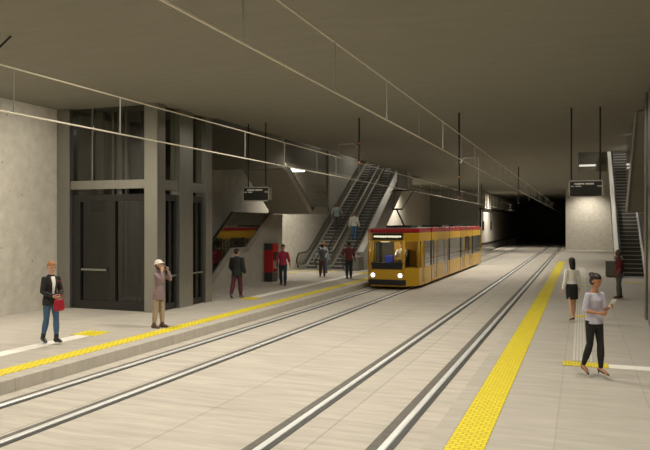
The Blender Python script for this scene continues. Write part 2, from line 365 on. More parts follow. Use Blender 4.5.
# ------------------------------------------------------------------ lift shafts
M_doorf = mat('lift_door_frame', (0.035, 0.034, 0.031), 0.4, 0.4)
def elevator(X0, sg, Y, lab):
    t = thing('elevator_shaft', lab, 'elevator', (X0 + sg * 1.8, Y, 0), 0, 'steel and glass lift shafts')
    def bx(name, m, x0, x1, y0, y1, z0, z1, **k):
        a, b_ = sorted((sg * x0, sg * x1)); return MB().box(a - sg * 1.8, b_ - sg * 1.8, y0, y1, z0, z1).build(name, m, t, **k)
    W = 3.64; D = 3.2
    for (x0, x1, y0, y1) in ((0, 0.46, 0, 0.42), (0, 0.35, 1.2, 1.98), (0, 0.4, 2.78, D), (W - 0.46, W, 0, 0.42), (W - 0.4, W, 2.78, D)):
        bx('pillar', M_steel, x0, x1, y0, y1, 0, CE, bevel=0.012)
    bx('transom', M_steel, 0.46, W - 0.46, 0.05, 0.35, 3.66, 3.92)
    bx('transom', M_steel, 0.06, 0.3, 0.42, 1.2, 3.62, 3.92); bx('transom', M_steel, 0.06, 0.3, 1.98, 2.78, 3.62, 3.92)
    # glazing above the transom
    bx('glass_pane', M_glass, 0.46, W - 0.46, 0.18, 0.2, 3.92, CE); bx('glass_pane', M_glass, 0.16, 0.18, 0.42, 1.2, 3.92, CE); bx('glass_pane', M_glass, 0.16, 0.18, 1.98, 2.78, 3.92, CE)
    bx('glazing_bar', M_steel, 2.40, 2.44, 0.12, 0.2, 3.92, CE)
    for a, b_, y, m_ in ((2.22, 2.29, 0.9, M_steel), (1.91, 2.10, 0.9, M_steel), (1.73, 1.80, 0.9, M_paint), (1.2, 1.26, 0.9, M_dark), (2.64, 3.14, 0.9, M_soff)):
        bx('guide_rail', m_, a, b_, y, y + 0.12, 0.3 if a < 2 else 3.0, CE)
    # entrance: dark frame, glass door with bar, fixed glazing
    f = MB()
    def fb(x0, x1, z0, z1, y0=0.12, y1=0.28): f.box(*(sorted((sg * x0 - sg * 1.8, sg * x1 - sg * 1.8))), y0, y1, z0, z1)
    z1 = 3.50
    fb(0.46, W - 0.46, z1 - 0.22, z1); fb(0.46, W - 0.46, 0, 0.26); fb(0.46, 0.62, 0.26, z1 - 0.22); fb(W - 0.76, W - 0.46, 0.26, z1 - 0.22); fb(1.58, 1.80, 0.26, z1 - 0.22)
    f.build('door_frame', M_doorf, t)
    bx('door_glass', M_dglass, 1.80, W - 0.76, 0.19, 0.21, 0.26, z1 - 0.22)
    bx('side_glass', M_dglass, 0.62, 1.58, 0.19, 0.21, 0.26, z1 - 0.22)
    bx('frame_stile', M_doorf, 0.84, 0.96, 0.3, 0.4, 0.26, z1 - 0.22)
    bx('door_edge', M_paint, 1.83, 1.92, 0.32, 0.36, 0.3, 3.2)
    bx('door_bar', M_steel, 1.86, W - 0.86, 0.04, 0.08, 1.18, 1.24)
    for y0, y1 in ((0.42, 1.2), (1.98, 2.78)):
        g = MB()
        for a, b_, c, d in ((y0, y1, 3.3, 3.5), (y0, y1, 0, 0.2), (y0, y0 + 0.1, 0.2, 3.3), (y1 - 0.1, y1, 0.2, 3.3), (y0 + 0.36, y0 + 0.44, 0.2, 3.3)):
            g.box(*(sorted((sg * 0.12 - sg * 1.8, sg * 0.24 - sg * 1.8))), a, b_, c, d)
        g.build('side_frame', M_doorf, t); bx('side_glass', M_dglass, 0.17, 0.19, y0 + 0.1, y1 - 0.1, 0.2, 3.3)
        bx('hand_bar', M_steel, 0.05, 0.08, y0 + 0.1, y1 - 0.1, 1.0, 1.05)
    bx('back_panel', mat('shaft_back', (0.025, 0.024, 0.021), 0.6, noise=.1), 0.4, W - 0.4, D - 0.12, D - 0.02, 0, CE)
    bx('floor_plate', M_dark, 0.4, W - 0.4, 0.3, D - 0.15, 0, 0.06)
    return t
elevator(-11.62, -1, 17.2, 'steel framed lift shaft with dark glass doors on the left platform')
elevator(1.62, 1, 17.75, 'steel lift shaft cut by the right edge of the photo')

# ------------------------------------------------------------------ staircases between the platform and the level above
def staircase(ox, sg, dy, lab, full_soffit):
    """ox: inner wall plane x; sg=+1 when the track lies at +x. Left one as in the photo; the right is its mirror image."""
    t = thing('staircase', lab, 'staircase', (ox, 25 + dy, 0), 0, 'concrete switchback staircases')
    def X(x): return sg * x
    def pr(name, m, pts, x0, x1, **k):
        a, b_ = sorted((X(x0), X(x1))); return MB().prism([(y - 25, z) for y, z in pts], 'x', a, b_).build(name, m, t, **k)
    # spandrel wall under the lower flight
    pr('spandrel_wall', M_gwall, [(20.6, 0), (22.75, 0), (25.13, 1.57), (26.46, 1.57), (29.0, 3.1), (30.2, 3.1), (30.2, 0)], -0.1, 0.1) if False else None
    pr('spandrel_wall', mat('spandrel_concrete', (0.37, 0.355, 0.31), 0.85, noise=0.08, nscale=3, bump=0.6, bscale=4), [(21.9, 0), (23.0, 0.12), (25.13, 1.52), (26.46, 1.52), (29.0, 3.06), (30.2, 3.06), (30.2, 0)], -0.12, 0.0)
    pr('stringer', M_soff, [(22.6, 0), (23.1, 0), (25.2, 1.42), (26.5, 1.42), (29.0, 2.95), (29.0, 3.2), (26.4, 1.62), (25.05, 1.62)], -0.14, 0.03)
    # treads
    b = MB(); n = 10
    for i in range(n): b.box(*sorted((X(-0.14), X(-1.8))), 22.9 - 25 + i * 0.24, 25.2 - 25, i * 0.155, (i + 1) * 0.155)
    b.box(*sorted((X(-0.14), X(-1.8))), 0.2, 1.5, 1.3, 1.55)
    for i in range(n): b.box(*sorted((X(-0.14), X(-1.8))), 26.5 - 25 + i * 0.26, 26.5 - 25 + (i + 1) * 0.26 + 0.2, i * 0.155 + 1.4, (i + 1) * 0.155 + 1.55)
    b.build('steps', M_soff, t)
    # glass balustrade
    pr('glass_panel', M_glass if False else glass('stair_glass', (0.45, 0.45, 0.43), 0.22), [(23.0, 0.2), (25.15, 1.62), (26.43, 1.62), (28.7, 3.02), (28.7, 3.1), (25.2, 3.1), (23.0, 1.5)], -0.04, -0.02)
    pr('handrail', M_dark, [(22.9, 1.42), (25.2, 3.04), (25.2, 3.12), (22.9, 1.5)], -0.08, 0.0)
    # landing and upper flight coming back towards the camera
    W = 1.95
    pr('landing', M_soff, [(28.9, 3.08), (31.4, 3.08), (31.4, 3.4), (28.9, 3.4)], -0.12, W)
    yt = 24.0
    pr('upper_flight', M_soff, [(28.9, 3.08), (29.4, 3.3), (26.5, 5.02), (26.12, 5.02), (26.12, 4.84)], 0.0, W)
    pr('flight_edge', M_paint, [(28.9, 3.04), (29.15, 3.17), (26.12, 5.05), (26.12, 4.84)], W, W + 0.03)
    pr('landing_glass', glass('landing_glass', (0.62, 0.62, 0.6), 0.10), [(29.1, 3.4), (31.3, 3.4), (31.3, CE - 0.02), (26.12, CE - 0.02), (26.12, 5.2)], W - 0.06, W - 0.04)
    pr('glass_frame', M_paint, [(31.25, 3.1), (31.4, 3.1), (31.4, CE), (31.25, CE)], W - 0.1, W)
    return t
tl = staircase(-13.4, 1, 0, 'concrete staircase with glass sides on the left platform, behind the sign', False)
struct(MB().box(WL, -13.54, 30.1, 30.3, 0, 3.05).build('wall_light_block', M_gwall))  # unseen wall, added to block light from the space behind the stairs
# bulkhead in front of the upper flight and the wall above it
struct(MB().box(WL, VX, 25.9, 26.1, 4.90, CE + 0.5).build('trim_1', M_soff), 'downstand above the left staircase')
tr = thing('staircase', 'underside of the right staircase, hanging beside the right escalator', 'staircase', (1.62, 27, 0), 0, 'concrete switchback staircases')
sl = 0.66
MB().prism([(1.2, 3.05), (2.6, 3.05), (2.6, 3.4), (1.6, 3.4), (-2.8, CE - 0.03), (-3.4, CE - 0.03)], 'x', 0, 1.95).build('upper_flight', M_soff, tr)
MB().prism([(1.1, 3.02), (1.7, 3.35), (-2.8, CE - 0.03), (-3.5, CE - 0.03)], 'x', -0.03, 0).build('flight_edge', M_paint, tr)
MB().prism([(2.6, 3.4), (1.7, 3.4), (-2.6, CE - 0.02), (2.6, CE - 0.02)], 'x', 0.04, 0.06).build('landing_glass', MT['landing_glass'], tr)
# upper level lamps seen through the stair glass
for x0, x1, y0, y1, z, lab in ((-14.8, -13.9, 32.5, 34.3, 5.4, 'bright square ceiling lamp seen through the left stair glass'),
                             (2.0, 2.5, 29.6, 30.0, 5.95, 'small bright lamp above the right staircase, upper of two'),
                             (2.0, 2.5, 35.0, 35.4, 5.2, 'small bright lamp above the right staircase, lower of two')):
    tag(MB().box(x0, x1, y0, y1, z, z + 0.06).build('ceiling_lamp', M_lamp), lab, 'lamp', 'lamps above the stairs')

# ------------------------------------------------------------------ escalators
YE = 37.3; SL = math.tan(math.radians(30)); RISE = 7.2; YT = YE + RISE / SL
M_step = mat('escalator_step', (0.3, 0.29, 0.26), 0.5, 0.3, noise=0.1)
M_riser = mat('escalator_riser', (0.115, 0.11, 0.10), 0.5, 0.2)
M_egl = glass('escalator_glass', (0.86, 0.86, 0.84), 0.04)
M_nose = mat('escalator_nosing', (0.62, 0.6, 0.54), 0.4, 0.2)
def escalator(xa, xb, lab):
    xc = (xa + xb) / 2; hw = (xb - xa) / 2
    t = thing('escalator', lab, 'escalator', (xc, YE, 0), 0, 'escalators')
    sd = MB(); n = int(RISE / 0.2); ns = MB()
    for i in range(n):
        y = i * 0.2 / SL; sd.box(-hw + 0.14, hw - 0.14, y, y + 0.2 / SL + 0.02, (i) * 0.2 - 0.25, (i + 1) * 0.2)
        ns.box(-hw + 0.14, hw - 0.14, y - 0.012, y + 0.045, (i + 1) * 0.2 - 0.03, (i + 1) * 0.2 + 0.004)
    sd.build('steps', M_riser, t); ns.build('step_nosing', M_nose, t)
    MB().box(-hw + 0.14, hw - 0.14, -1.1, 0, -0.01, 0.012).build('comb_plate', M_step, t)
    L = RISE / SL
    for s in (-1, 1):
        x = s * hw
        MB().prism([(-1.1, 0), (0, 0), (0.5, 0.0), (L, RISE - 0.2), (L, RISE + 0.22), (0.1, 0.24), (-1.1, 0.2)], 'x', x - 0.13 if s > 0 else x, x if s > 0 else x + 0.13).build('skirting', M_paint, t)
        MB().prism([(-1.15, 0.2), (0.1, 0.24), (L, RISE + 0.22), (L, RISE + 0.95), (0.3, 0.95), (-1.1, 0.9), (-1.25, 0.6)], 'x', x - s * 0.08, x - s * 0.06).build('glass_side', M_egl, t)
        pts = [(x - s * 0.07, -1.0, 0.12), (x - s * 0.07, -1.22, 0.2), (x - s * 0.07, -1.36, 0.42), (x - s * 0.07, -1.36, 0.66), (x - s * 0.07, -1.2, 0.87), (x - s * 0.07, -1.0, 0.94), (x - s * 0.07, 0.05, 0.97), (x - s * 0.07, 0.5, 1.1), (x - s * 0.07, L, RISE + 0.97)]
        MB().tube(pts, 0.038, 8).build('handrail', M_black, t, smooth=True)
    return t
escalator(-15.12, -13.88, 'leftmost escalator, running up beside the concrete wall')
escalator(-13.52, -12.28, 'second escalator from the left, with the man in white on it')
escalator(1.78, 3.02, 'escalator at the right edge of the photo')
# parapet walls beside the escalators, with the low steel box at their foot
def parapet(x0, x1, labw, labb, w0):
    L = RISE / SL
    t = thing('stair_parapet', labw, 'wall', (w0, YE, 0))
    MB().prism([(0.9, 0.0), (0.3, 0.0), (0.2, 0.9), (0.6, 1.15), (L, RISE + 0.93), (L, RISE - 0.5)], 'x', 0.02, x1 - w0).build('truss_side', M_gwall, t)
    MB().prism([(0.2, 0.9), (0.6, 1.15), (L, RISE + 0.93), (L, RISE + 1.1), (0.55, 1.3), (0.1, 1.02)], 'x', -0.02, x1 - w0 + 0.04).build('coping', mat('coping', (0.42, 0.41, 0.37), 0.45, 0.1), t)
    t2 = thing('steel_cabinet', labb, 'cabinet', (x0, YE - 0.75, 0))
    MB().box(0.0, x1 - x0, 0, 0.9, 0.03, 0.74).build('body', mat('grey_cabinet', (0.22, 0.22, 0.20), 0.45, 0.4), t2, bevel=0.02)
    MB().box(-0.02, x1 - x0 + 0.02, -0.02, 0.92, 0.74, 0.80).build('lid', M_paint, t2)
    MB().box(0.04, x1 - x0 - 0.04, 0.04, 0.86, 0, 0.03).build('plinth', M_dark, t2)
parapet(-12.24, -11.62, 'slanted pale parapet beside the escalator behind the tram', 'low grey box at the foot of the escalators behind the tram', -11.9)
parapet(1.12, 1.72, 'slanted pale parapet left of the right escalator', 'low grey box beside the man in the cap', 1.58)
# downstand box at the top of the left opening
struct(MB().box(-11.6, -10.9, 45.0, 46.5, 4.85, CE).build('trim_2', M_gwall), 'concrete downstand by the escalator top')

# ------------------------------------------------------------------ ticket machine
t = thing('ticket_machine', 'red ticket machine with dark head against the left wall', 'ticket machine', (-13.39, 28.15, 0))
M_tr = mat('machine_red', (0.42, 0.012, 0.015), 0.35); M_td = mat('machine_grey', (0.04, 0.042, 0.04), 0.4)
MB().box(-0.0, 0.42, 0, 0.62, 0.42, 1.42).build('cabinet', M_tr, t, bevel=0.02)
MB().box(0.02, 0.40, 0.02, 0.60, 0, 0.42).build('base', M_td, t)
MB().box(0.0, 0.40, 0, 0.60, 1.42, 1.72).build('head', M_td, t, bevel=0.02)
MB().box(0.40, 0.43, 0.02, 0.60, 1.40, 1.70).build('header_panel', M_tr, t)
MB().box(0.42, 0.45, 0.08, 0.52, 1.0, 1.34).build('screen', M_black, t)
MB().box(0.42, 0.45, 0.08, 0.36, 0.62, 0.92).build('payment_panel', M_paint, t)
MB().box(0.42, 0.46, 0.40, 0.54, 0.66, 0.9).build('keypad', M_td, t)
MB().box(0.42, 0.47, 0.12, 0.5, 0.46, 0.55).build('tray', M_dark, t)

# ------------------------------------------------------------------ the tram
TX = -7.74; TY = 28.65
tram = thing('tram', 'yellow tram with red roof edge running on the left track', 'tram', (TX, TY, TB))
HW = 1.16; L = 20.25
zb, zw0, zw1, zr0, zr1 = 0.14, 0.90, 2.06, 2.44, 2.66      # heights above the track bed
def tp(name, m, parent=tram, **k):
    def f(b): return b.build(name, m, parent, **k)
    return f
NOSE = 0.75
def plan(y0=0.0, inset=0.0):     # plan outline of the front module
    return [(-HW + inset, 4), (-HW + inset, NOSE), (-0.86, y0 + 0.06), (-0.78, y0), (0.62, y0), (0.70, y0 + 0.06), (HW - inset, NOSE), (HW - inset, 4)]
def slab(pl, z0, z1, y_end=None, grow=0.0):
    b = MB(); b.prism([(x, (y_end if (y == 4 and y_end is not None) else y)) for x, y in pl], 'z', z0, z1); return b
slab(plan(0), zb, zw0 + 0.02, 1.25).build('front_lower_body', M_yel, tram, bevel=0.04)
slab(plan(0.12), zw1 + 0.0, zr0, 3.23).build('front_upper_body', M_yel, tram, bevel=0.02)
slab(plan(0.10), zr0, zr1 - 0.04, 3.2).build('red_roof_edge', M_red, tram, bevel=0.03)
slab([(-1.0, 4), (-1.0, 1.1), (1.0, 1.1), (1.0, 4)], zr1 - 0.04, zr1, 3.2).build('roof', M_gwall, tram)
# windscreen pillars leaning back
def quadbar(p0, p1, w=0.07):
    return MB().tube([p0, p1], w, 4)
for (a, bb, r) in (((-0.80, 0.03), (-0.76, 0.15), 0.07), ((0.64, 0.03), (0.60, 0.15), 0.07), ((-HW + 0.05, NOSE + 0.03), (-HW + 0.05, NOSE + 0.05), 0.06), ((HW - 0.05, NOSE + 0.03), (HW - 0.05, NOSE + 0.05), 0.06), ((HW - 0.05, 1.35), (HW - 0.05, 1.35), 0.06)):
    MB().tube([(a[0], a[1], zw0 - 0.02), (bb[0], bb[1], zw1 + 0.05)], r, 8).build('pillar', M_yel, tram, smooth=True)
def pane(name, pts, m=M_wglass, th=0.02):
    b = MB(); P = [Vector(p) for p in pts]; n = (P[1] - P[0]).cross(P[2] - P[0]).normalized() * th
    A = [b.bm.verts.new(p) for p in P]; B = [b.bm.verts.new(p + n) for p in P]
    b.bm.faces.new(A); b.bm.faces.new(B[::-1])
    for i in range(len(P)): b.bm.faces.new((A[i], B[i], B[(i + 1) % len(P)], A[(i + 1) % len(P)]))
    return b.build(name, m, tram)
pane('windscreen', [(-0.78, 0.02, zw0), (0.62, 0.02, zw0), (0.60, 0.14, zw1), (-0.74, 0.14, zw1)])
pane('cab_side_window', [(0.66, 0.05, zw0), (HW - 0.03, NOSE, zw0), (HW - 0.03, NOSE, zw1), (0.62, 0.16, zw1)])
pane('cab_side_window', [(-0.82, 0.05, zw0), (-HW + 0.03, NOSE, zw0), (-HW + 0.03, NOSE, zw1), (-0.78, 0.16, zw1)])
MB().box(-0.80, 0.64, -0.015, 0.2, zw0 - 0.02, zw0 + 0.26).build('dashboard', M_black, tram)
MB().box(-0.74, 0.60, 0.075, 0.12, 2.14, 2.42).build('destination_display', M_black, tram)
l = MB(); rnd = random.Random(5); xx = -0.68
while xx < 0.54:
    if not (-0.13 < xx < -0.07): l.box(xx, xx + 0.05, 0.066, 0.075, 2.235 + rnd.choice((0, 0.01)), 2.32)
    xx += 0.068
l.build('display_lettering', mat('display_glow', (0.8, 0.78, 0.6), 0.5, emit=(1.0, 0.95, 0.7), estr=0.9), tram)
MB().box(-0.9, 0.74, -0.06, 0.12, 0.20, 0.44).build('bumper', M_black, tram, bevel=0.03)
M_hl = mat('headlight_glow', (1, 1, 1), 0.3, emit=(1, 0.98, 0.92), estr=4)
for x in (-0.70, 0.50):
    hl = MB().cyl((x, -0.01, 0.62), (x, 0.04, 0.62), 0.115).build('headlight_ring', M_paint, tram)
    MB().ball((x, -0.005, 0.62), 0.09, (1, 0.4, 1)).build('headlight_lens', M_hl, hl)
MB().box(0.84, 1.15, 0.25, 0.3, 1.9, 2.2).build('mirror', M_black, tram) if False else None
# cab interior
MB().box(-0.15, HW - 0.14, 1.55, 1.6, zw0 - 0.3, zw1).build('cab_partition', mat('cab_yellow', (0.50, 0.27, 0.01), 0.6, emit=None), tram)
MB().box(-HW + 0.14, -0.15, 2.6, 2.65, zw0 - 0.3, zw1).build('cab_partition', M_gwall, tram)
s_ = MB().box(-0.52, -0.12, 0.95, 1.3, 0.75, 0.95); s_.box(-0.52, -0.12, 1.25, 1.35, 0.95, 1.42); s_.build('blue_seat', mat('blue_seat', (0.01, 0.03, 0.30), 0.6), tram, bevel=0.03)
M_cab = mat('cab_lamp', (1, 1, 1), 0.5, emit=(1, 0.85, 0.6), estr=3)
MB().box(-0.55, -0.2, 0.7, 0.9, zw1 - 0.03, zw1 + 0.0).build('cab_lamp', M_cab, tram)
pl_ = bpy.data.lights.new('cab_fill_light', 'POINT'); pl_.energy = 22; pl_.color = (1, 0.9, 0.75); pl_.shadow_soft_size = 0.04  # added point light that brightens the cab interior
po_ = bpy.data.objects.new('cab_fill_light', pl_); C.objects.link(po_); po_.location = (TX - 0.38, TY + 0.8, TB + zw1 - 0.1)
# carriage modules (y ranges), bellows between them
cuts = [1.0, 3.31, 8.05, 11.65, 16.42, L]
mods = list(zip(cuts, cuts[1:]))
doors = [(1.25, 1.85), (3.9, 4.75), (6.6, 7.6), (12.2, 13.2), (14.9, 15.9)]
for i, (a, e) in enumerate(mods):
    a2 = a + (0.08 if i else 0.25); e2 = e - (0.08 if i < 4 else 0)
    for s in (1, -1):
        dd = [d for d in doors if d[0] >= a and d[1] <= e]
        edges = [a2] + [q for d in dd for q in d] + [e2]
        for p, q in zip(edges[0::2], edges[1::2]):
            if q - p > 0.05:
                x0, x1 = sorted((s * (HW - 0.06), s * HW))
                MB().box(x0, x1, p, q, zb, zw0).build('side_panel', M_yel, tram)
                MB().box(x0 + (0.01 if s < 0 else 0), x1 - (0.01 if s > 0 else 0), p + 0.03, q - 0.03, zw0, zw1).build('side_window', M_tglass, tram)
                for yy in (p, q - 0.05): MB().box(x0, x1, yy, yy + 0.05, zw0, zw1).build('window_post', M_dark, tram)
        for p, q in dd:
            x0, x1 = sorted((s * (HW - 0.05), s * (HW - 0.01)))
            f = MB(); f.box(x0, x1, p, p + 0.07, 0.2, zw1).box(x0, x1, q - 0.07, q, 0.2, zw1).box(x0, x1, (p + q) / 2 - 0.03, (p + q) / 2 + 0.03, 0.2, zw1).box(x0, x1, p, q, zb, 0.26).box(x0, x1, p, q, zw1 - 0.06, zw1)
            d = f.build('door', M_yel, tram)
            MB().box(x0 + 0.01, x1 - 0.01, p + 0.07, q - 0.07, 0.26, zw1 - 0.06).build('door_glass', M_tglass, d)
        x0, x1 = sorted((s * (HW - 0.06), s * HW))
        if i: MB().box(x0, x1, a2, e2, zw1, zr0).build('upper_panel', M_yel, tram)
    if i:
        MB().box(-HW - 0.01, HW + 0.01, a2, e2, zr0, zr1 - 0.03).build('red_roof_edge', M_red, tram, bevel=0.02)
        MB().box(-HW + 0.15, HW - 0.15, a2, e2, zr1 - 0.03, zr1).build('roof', M_gwall, tram)
        for yy in [a2 + 0.4 + 0.9 * k for k in range(int((e2 - a2 - 0.4) / 0.9) + 1)]:
            MB().ball((HW - 0.06, yy, zr1 - 0.02), 0.05, (1, 2, 0.8)).build('roof_fitting', M_red, tram)
        MB().box(-HW + 0.05, HW - 0.05, a - 0.1, a + 0.1, zb + 0.05, zr1 - 0.02).build('bellows', M_black, tram)
    MB().box(-HW + 0.08, HW - 0.08, a2, e2, 0.28, 0.34).build('floor_panel', M_dark, tram)
    MB().box(-HW + 0.1, HW - 0.1, a2 + 0.5, e2 - 0.4, 0.09, 0.24).build('bogie', M_black, tram)
    for yy in (a2 + 0.9, e2 - 0.9):
        for s in (-1, 1):
            if e2 - a2 > 2.5: MB().cyl((s * 0.66, yy, 0.28), (s * 0.76, yy, 0.28), 0.235).build('wheel', M_dark, tram)
    if i: 
        for yy in [a2 + 0.7 + 1.0 * k for k in range(int((e2 - a2 - 1) / 1.0))]:
            q = MB().box(-0.95, -0.5, yy, yy + 0.4, 0.5, 0.75); q.box(-0.95, -0.5, yy + 0.36, yy + 0.42, 0.75, 1.25); q.build('passenger_seat', MT['blue_seat'], tram)
MB().box(-HW, HW, L - 0.06, L, zb, zw0).box(-HW, HW, L - 0.06, L, zw1, zr0).box(-HW, -HW + 0.1, L - 0.06, L, zw0, zw1).box(HW - 0.1, HW, L - 0.06, L, zw0, zw1).build('rear_panel', M_yel, tram)
MB().box(-HW + 0.1, HW - 0.1, L - 0.05, L - 0.03, zw0, zw1).build('rear_window', M_tglass, tram)
for yy, ln in ((1.6, 1.3), (9.0, 2.0), (13.0, 2.4)): MB().box(-0.55, 0.6, yy, yy + ln, zr1, zr1 + 0.09).build('roof_box', M_dark, tram)
for yy in (4.5, 9.5, 14.0, 18.0): MB().box(-0.3, 0.3, yy, yy + 1.0, zw1 + 0.28, zw1 + 0.33).build('saloon_lamp', M_cab, tram)
# pantograph
pg = MB().box(-0.35, 0.35, 2.1, 3.1, zr1, zr1 + 0.1); pg = pg.build('pantograph', M_dark, tram)
py = 2.75; zt = 4.2 - TB - 0.015; zk = 2.6 + 0.65 - TB + 0.03
f = MB()
f.tube([(0.05, py - 0.2, zr1 + 0.08), (-0.22, py - 0.5, zk - 0.03)], 0.04)
f.tube([(-0.42, py - 0.5, zk), (0.02, py - 0.5, zk)], 0.04)
f.tube([(-0.42, py - 0.5, zk), (-0.46, py, zt - 0.03)], 0.022); f.tube([(0.02, py - 0.5, zk), (0.45, py, zt - 0.03)], 0.022)
f.tube([(-0.55, py, zt - 0.02), (0.55, py, zt - 0.02)], 0.022)
f.tube([(-0.55, py, zt - 0.02), (-0.68, py, zt - 0.12)], 0.018); f.tube([(0.55, py, zt - 0.02), (0.70, py, zt - 0.12)], 0.018)
f.build('pantograph_arm', M_dark, pg)


# ------------------------------------------------------------------ people
RX = lambda a: Matrix.Rotation(a, 3, 'X')
RZ = lambda a: Matrix.Rotation(a, 3, 'Z')
R_ = math.radians
SKIN = {'fair': mat('skin_fair', (0.56, 0.33, 0.22), 0.55), 'tan': mat('skin_tan', (0.42, 0.20, 0.10), 0.55), 'brown': mat('skin_brown', (0.20, 0.09, 0.045), 0.5)}
M_eye = mat('eye', (0.03, 0.02, 0.015), 0.3); M_lip = mat('lips', (0.32, 0.08, 0.06), 0.5)
def person(label, group, loc, face, h, pose, skin, fit, vox=0.009, name='person'):
    """local frame: facing +Y, own right hand towards +X; lengths are fractions of the height h"""
    root = thing(name, label, 'person', loc, R_(face), group)
    fem = fit.get('fem', False); lean = R_(pose.get('lean', 0)); hz = pose.get('hip', 0.53)
    V = Vector
    hipc = V((0, 0, hz))
    def up(x, y, z):                     # torso point, leaning about the hip
        p = V((x, y, z - 0.53)); return hipc + RX(-lean) @ p
    J = {}
    for s, k in ((-1, 'L'), (1, 'R')):
        f, kn, out = pose.get('leg' + k, (0, 2, 2)); f, kn, out = R_(f), R_(kn), R_(out)
        hp = hipc + V((s * 0.048, 0, -0.01)); th = V((s * math.sin(out), math.sin(f), -math.cos(f))).normalized()
        knee = hp + th * 0.245; g = f - kn
        sh = V((s * math.sin(out) * 0.3, math.sin(g), -math.cos(g))).normalized(); an = knee + sh * 0.238
        J['hip' + k], J['kn' + k], J['an' + k] = hp, knee, an
        pt = R_(pose.get('toe' + k, 0)); td = RZ(-s * 0.12) @ V((0, math.cos(pt), -math.sin(pt)))
        J['toe' + k] = an + V((0, 0, -0.028)) + td * 0.085; J['heel' + k] = an + V((0, 0, -0.028)) - td * 0.028
        sx = 0.086 if fem else 0.106
        fw, ou, el, inw = [R_(a) for a in pose.get('arm' + k, (0, 8, 10, 0))]
        so = up(s * sx, 0, 0.790); ud = V((s * math.sin(ou), math.sin(fw) * math.cos(ou), -math.cos(fw) * math.cos(ou))).normalized()
        elb = so + ud * 0.168; q = fw + el
        fd = V((s * math.sin(ou - inw), math.sin(q) * math.cos(ou - inw), -math.cos(q) * math.cos(ou - inw))).normalized()
        wr = elb + fd * 0.145
        J['sh' + k], J['el' + k], J['wr' + k], J['fd' + k] = so, elb, wr, fd
    low = min(min(J['toe' + k].z, J['heel' + k].z) for k in 'LR') - 0.016 - fit.get('heel', 0)
    if pose.get('ground', True):
        dz = V((0, 0, -low)); hipc = hipc + dz
        for k in J:
            if not k.startswith('fd'): J[k] = J[k] + dz
    S = h
    # ---- sections
    if fem: tor = [(.485, .072, .056, 0), (.53, .083, .063, -.004), (.575, .074, .055, 0), (.625, .059, .045, 0), (.68, .064, .050, .004), (.735, .072, .060, .010), (.78, .076, .046, 0), (.805, .066, .040, -.002), (.822, .046, .034, -.002), (.838, .030, .030, 0)]
    else: tor = [(.485, .075, .056, 0), (.53, .082, .060, 0), (.60, .078, .055, 0), (.66, .084, .058, 0), (.73, .096, .064, .004), (.775, .100, .054, 0), (.803, .086, .044, -.002), (.822, .058, .038, -.002), (.840, .034, .034, 0)]
    def torso(b, z0, z1, off, wid=1.0):
        sec = [(up(0, y, z) * S, (rx + off) * S * wid, (ry + off) * S) for z, rx, ry, y in tor if z0 <= z <= z1]; b.loft(sec, 18, cap=.8 if z0 == 0 else .15)
    def limb(b, pts, rad, t0=0.0, t1=1.0, off=0.0):
        """pts three joints; rad at start, mid, end ; piece between t0 and t1 of the two-bone path"""
        out = []; N = 8
        for i in range(N + 1):
            t = t0 + (t1 - t0) * i / N
            if t <= 0.5: p = pts[0].lerp(pts[1], t * 2); r = rad[0] + (rad[1] - rad[0]) * t * 2
            else: p = pts[1].lerp(pts[2], t * 2 - 1); r = rad[1] + (rad[2] - rad[1]) * (t * 2 - 1); 
            if 0.5 < t < 0.9: r += rad[3] * math.sin((t - 0.5) / 0.4 * PI)
            out.append((p * S, (r + off) * S, (r + off) * S))
        b.loft(out, 12)
    ARM = (0.026, 0.021, 0.0140, 0.003) if fem else (0.032, 0.026, 0.017, 0.003)
    LEG = (0.050, 0.030, 0.019, 0.008) if fem else (0.054, 0.036, 0.023, 0.008)
    # ---- body, one continuous surface
    b = MB(); torso(b, 0, 1, 0)
    b.loft([(up(0, -.004, .82) * S, .030 * S, .030 * S), (up(0, .002, .85) * S, .027 * S, .028 * S), (up(0, .008, .885) * S, .028 * S, .029 * S)], 12)
    hy, hp_ = R_(pose.get('yaw', 0)), R_(pose.get('nod', 0))
    HM = RX(-lean) @ RZ(hy) @ RX(-hp_); HC = up(0, .010, .928)
    def hd(x, y, z): return (HC + HM @ V((x, y, z))) * S
    b.ball(hd(0, -.004, .014), S, (.046, .057, .058), HM); b.ball(hd(0, .012, -.018), S, (.037, .044, .048), HM)
    b.ball(hd(0, .030, -.045), S, (.018, .018, .014), HM)
    b.loft([(hd(0, .052, .010), .005 * S, .006 * S), (hd(0, .060, -.006), .007 * S, .008 * S), (hd(0, .060, -.013), .008 * S, .006 * S)], 8)
    for s in (-1, 1): b.ball(hd(s * .046, -.006, -.004), S, (.006, .011, .017), HM, 8)
    for k, s in (('L', -1), ('R', 1)):
        limb(b, (J['sh' + k], J['el' + k], J['wr' + k]), ARM); limb(b, (J['hip' + k], J['kn' + k], J['an' + k]), LEG)
        a = J['an' + k]; b.loft([(J['heel' + k] * S + V((0, 0, .012 * S)), .019 * S, .016 * S), (a.lerp(J['toe' + k], 0.5) * S, .021 * S, .018 * S), (J['toe' + k] * S, .020 * S, .010 * S)], 10)
        # hand: palm, four fingers, thumb
        d = J['fd' + k]; w = J['wr' + k]
        inn = V((-s, 0, 0)) - d * (-s * d.x); inn = inn.normalized() if inn.length > .1 else V((0, 1, 0))    # palm normal, towards the body
        sid = d.cross(inn).normalized()
        if sid.dot(V((0, 1, 0.4))) < 0: sid = -sid
        curl = pose.get('curl' + k, 0.5)
        b.loft([(w * S, .013 * S, .013 * S), ((w + d * .022) * S, .012 * S, .020 * S), ((w + d * .045) * S, .010 * S, .022 * S)], 10, inn)
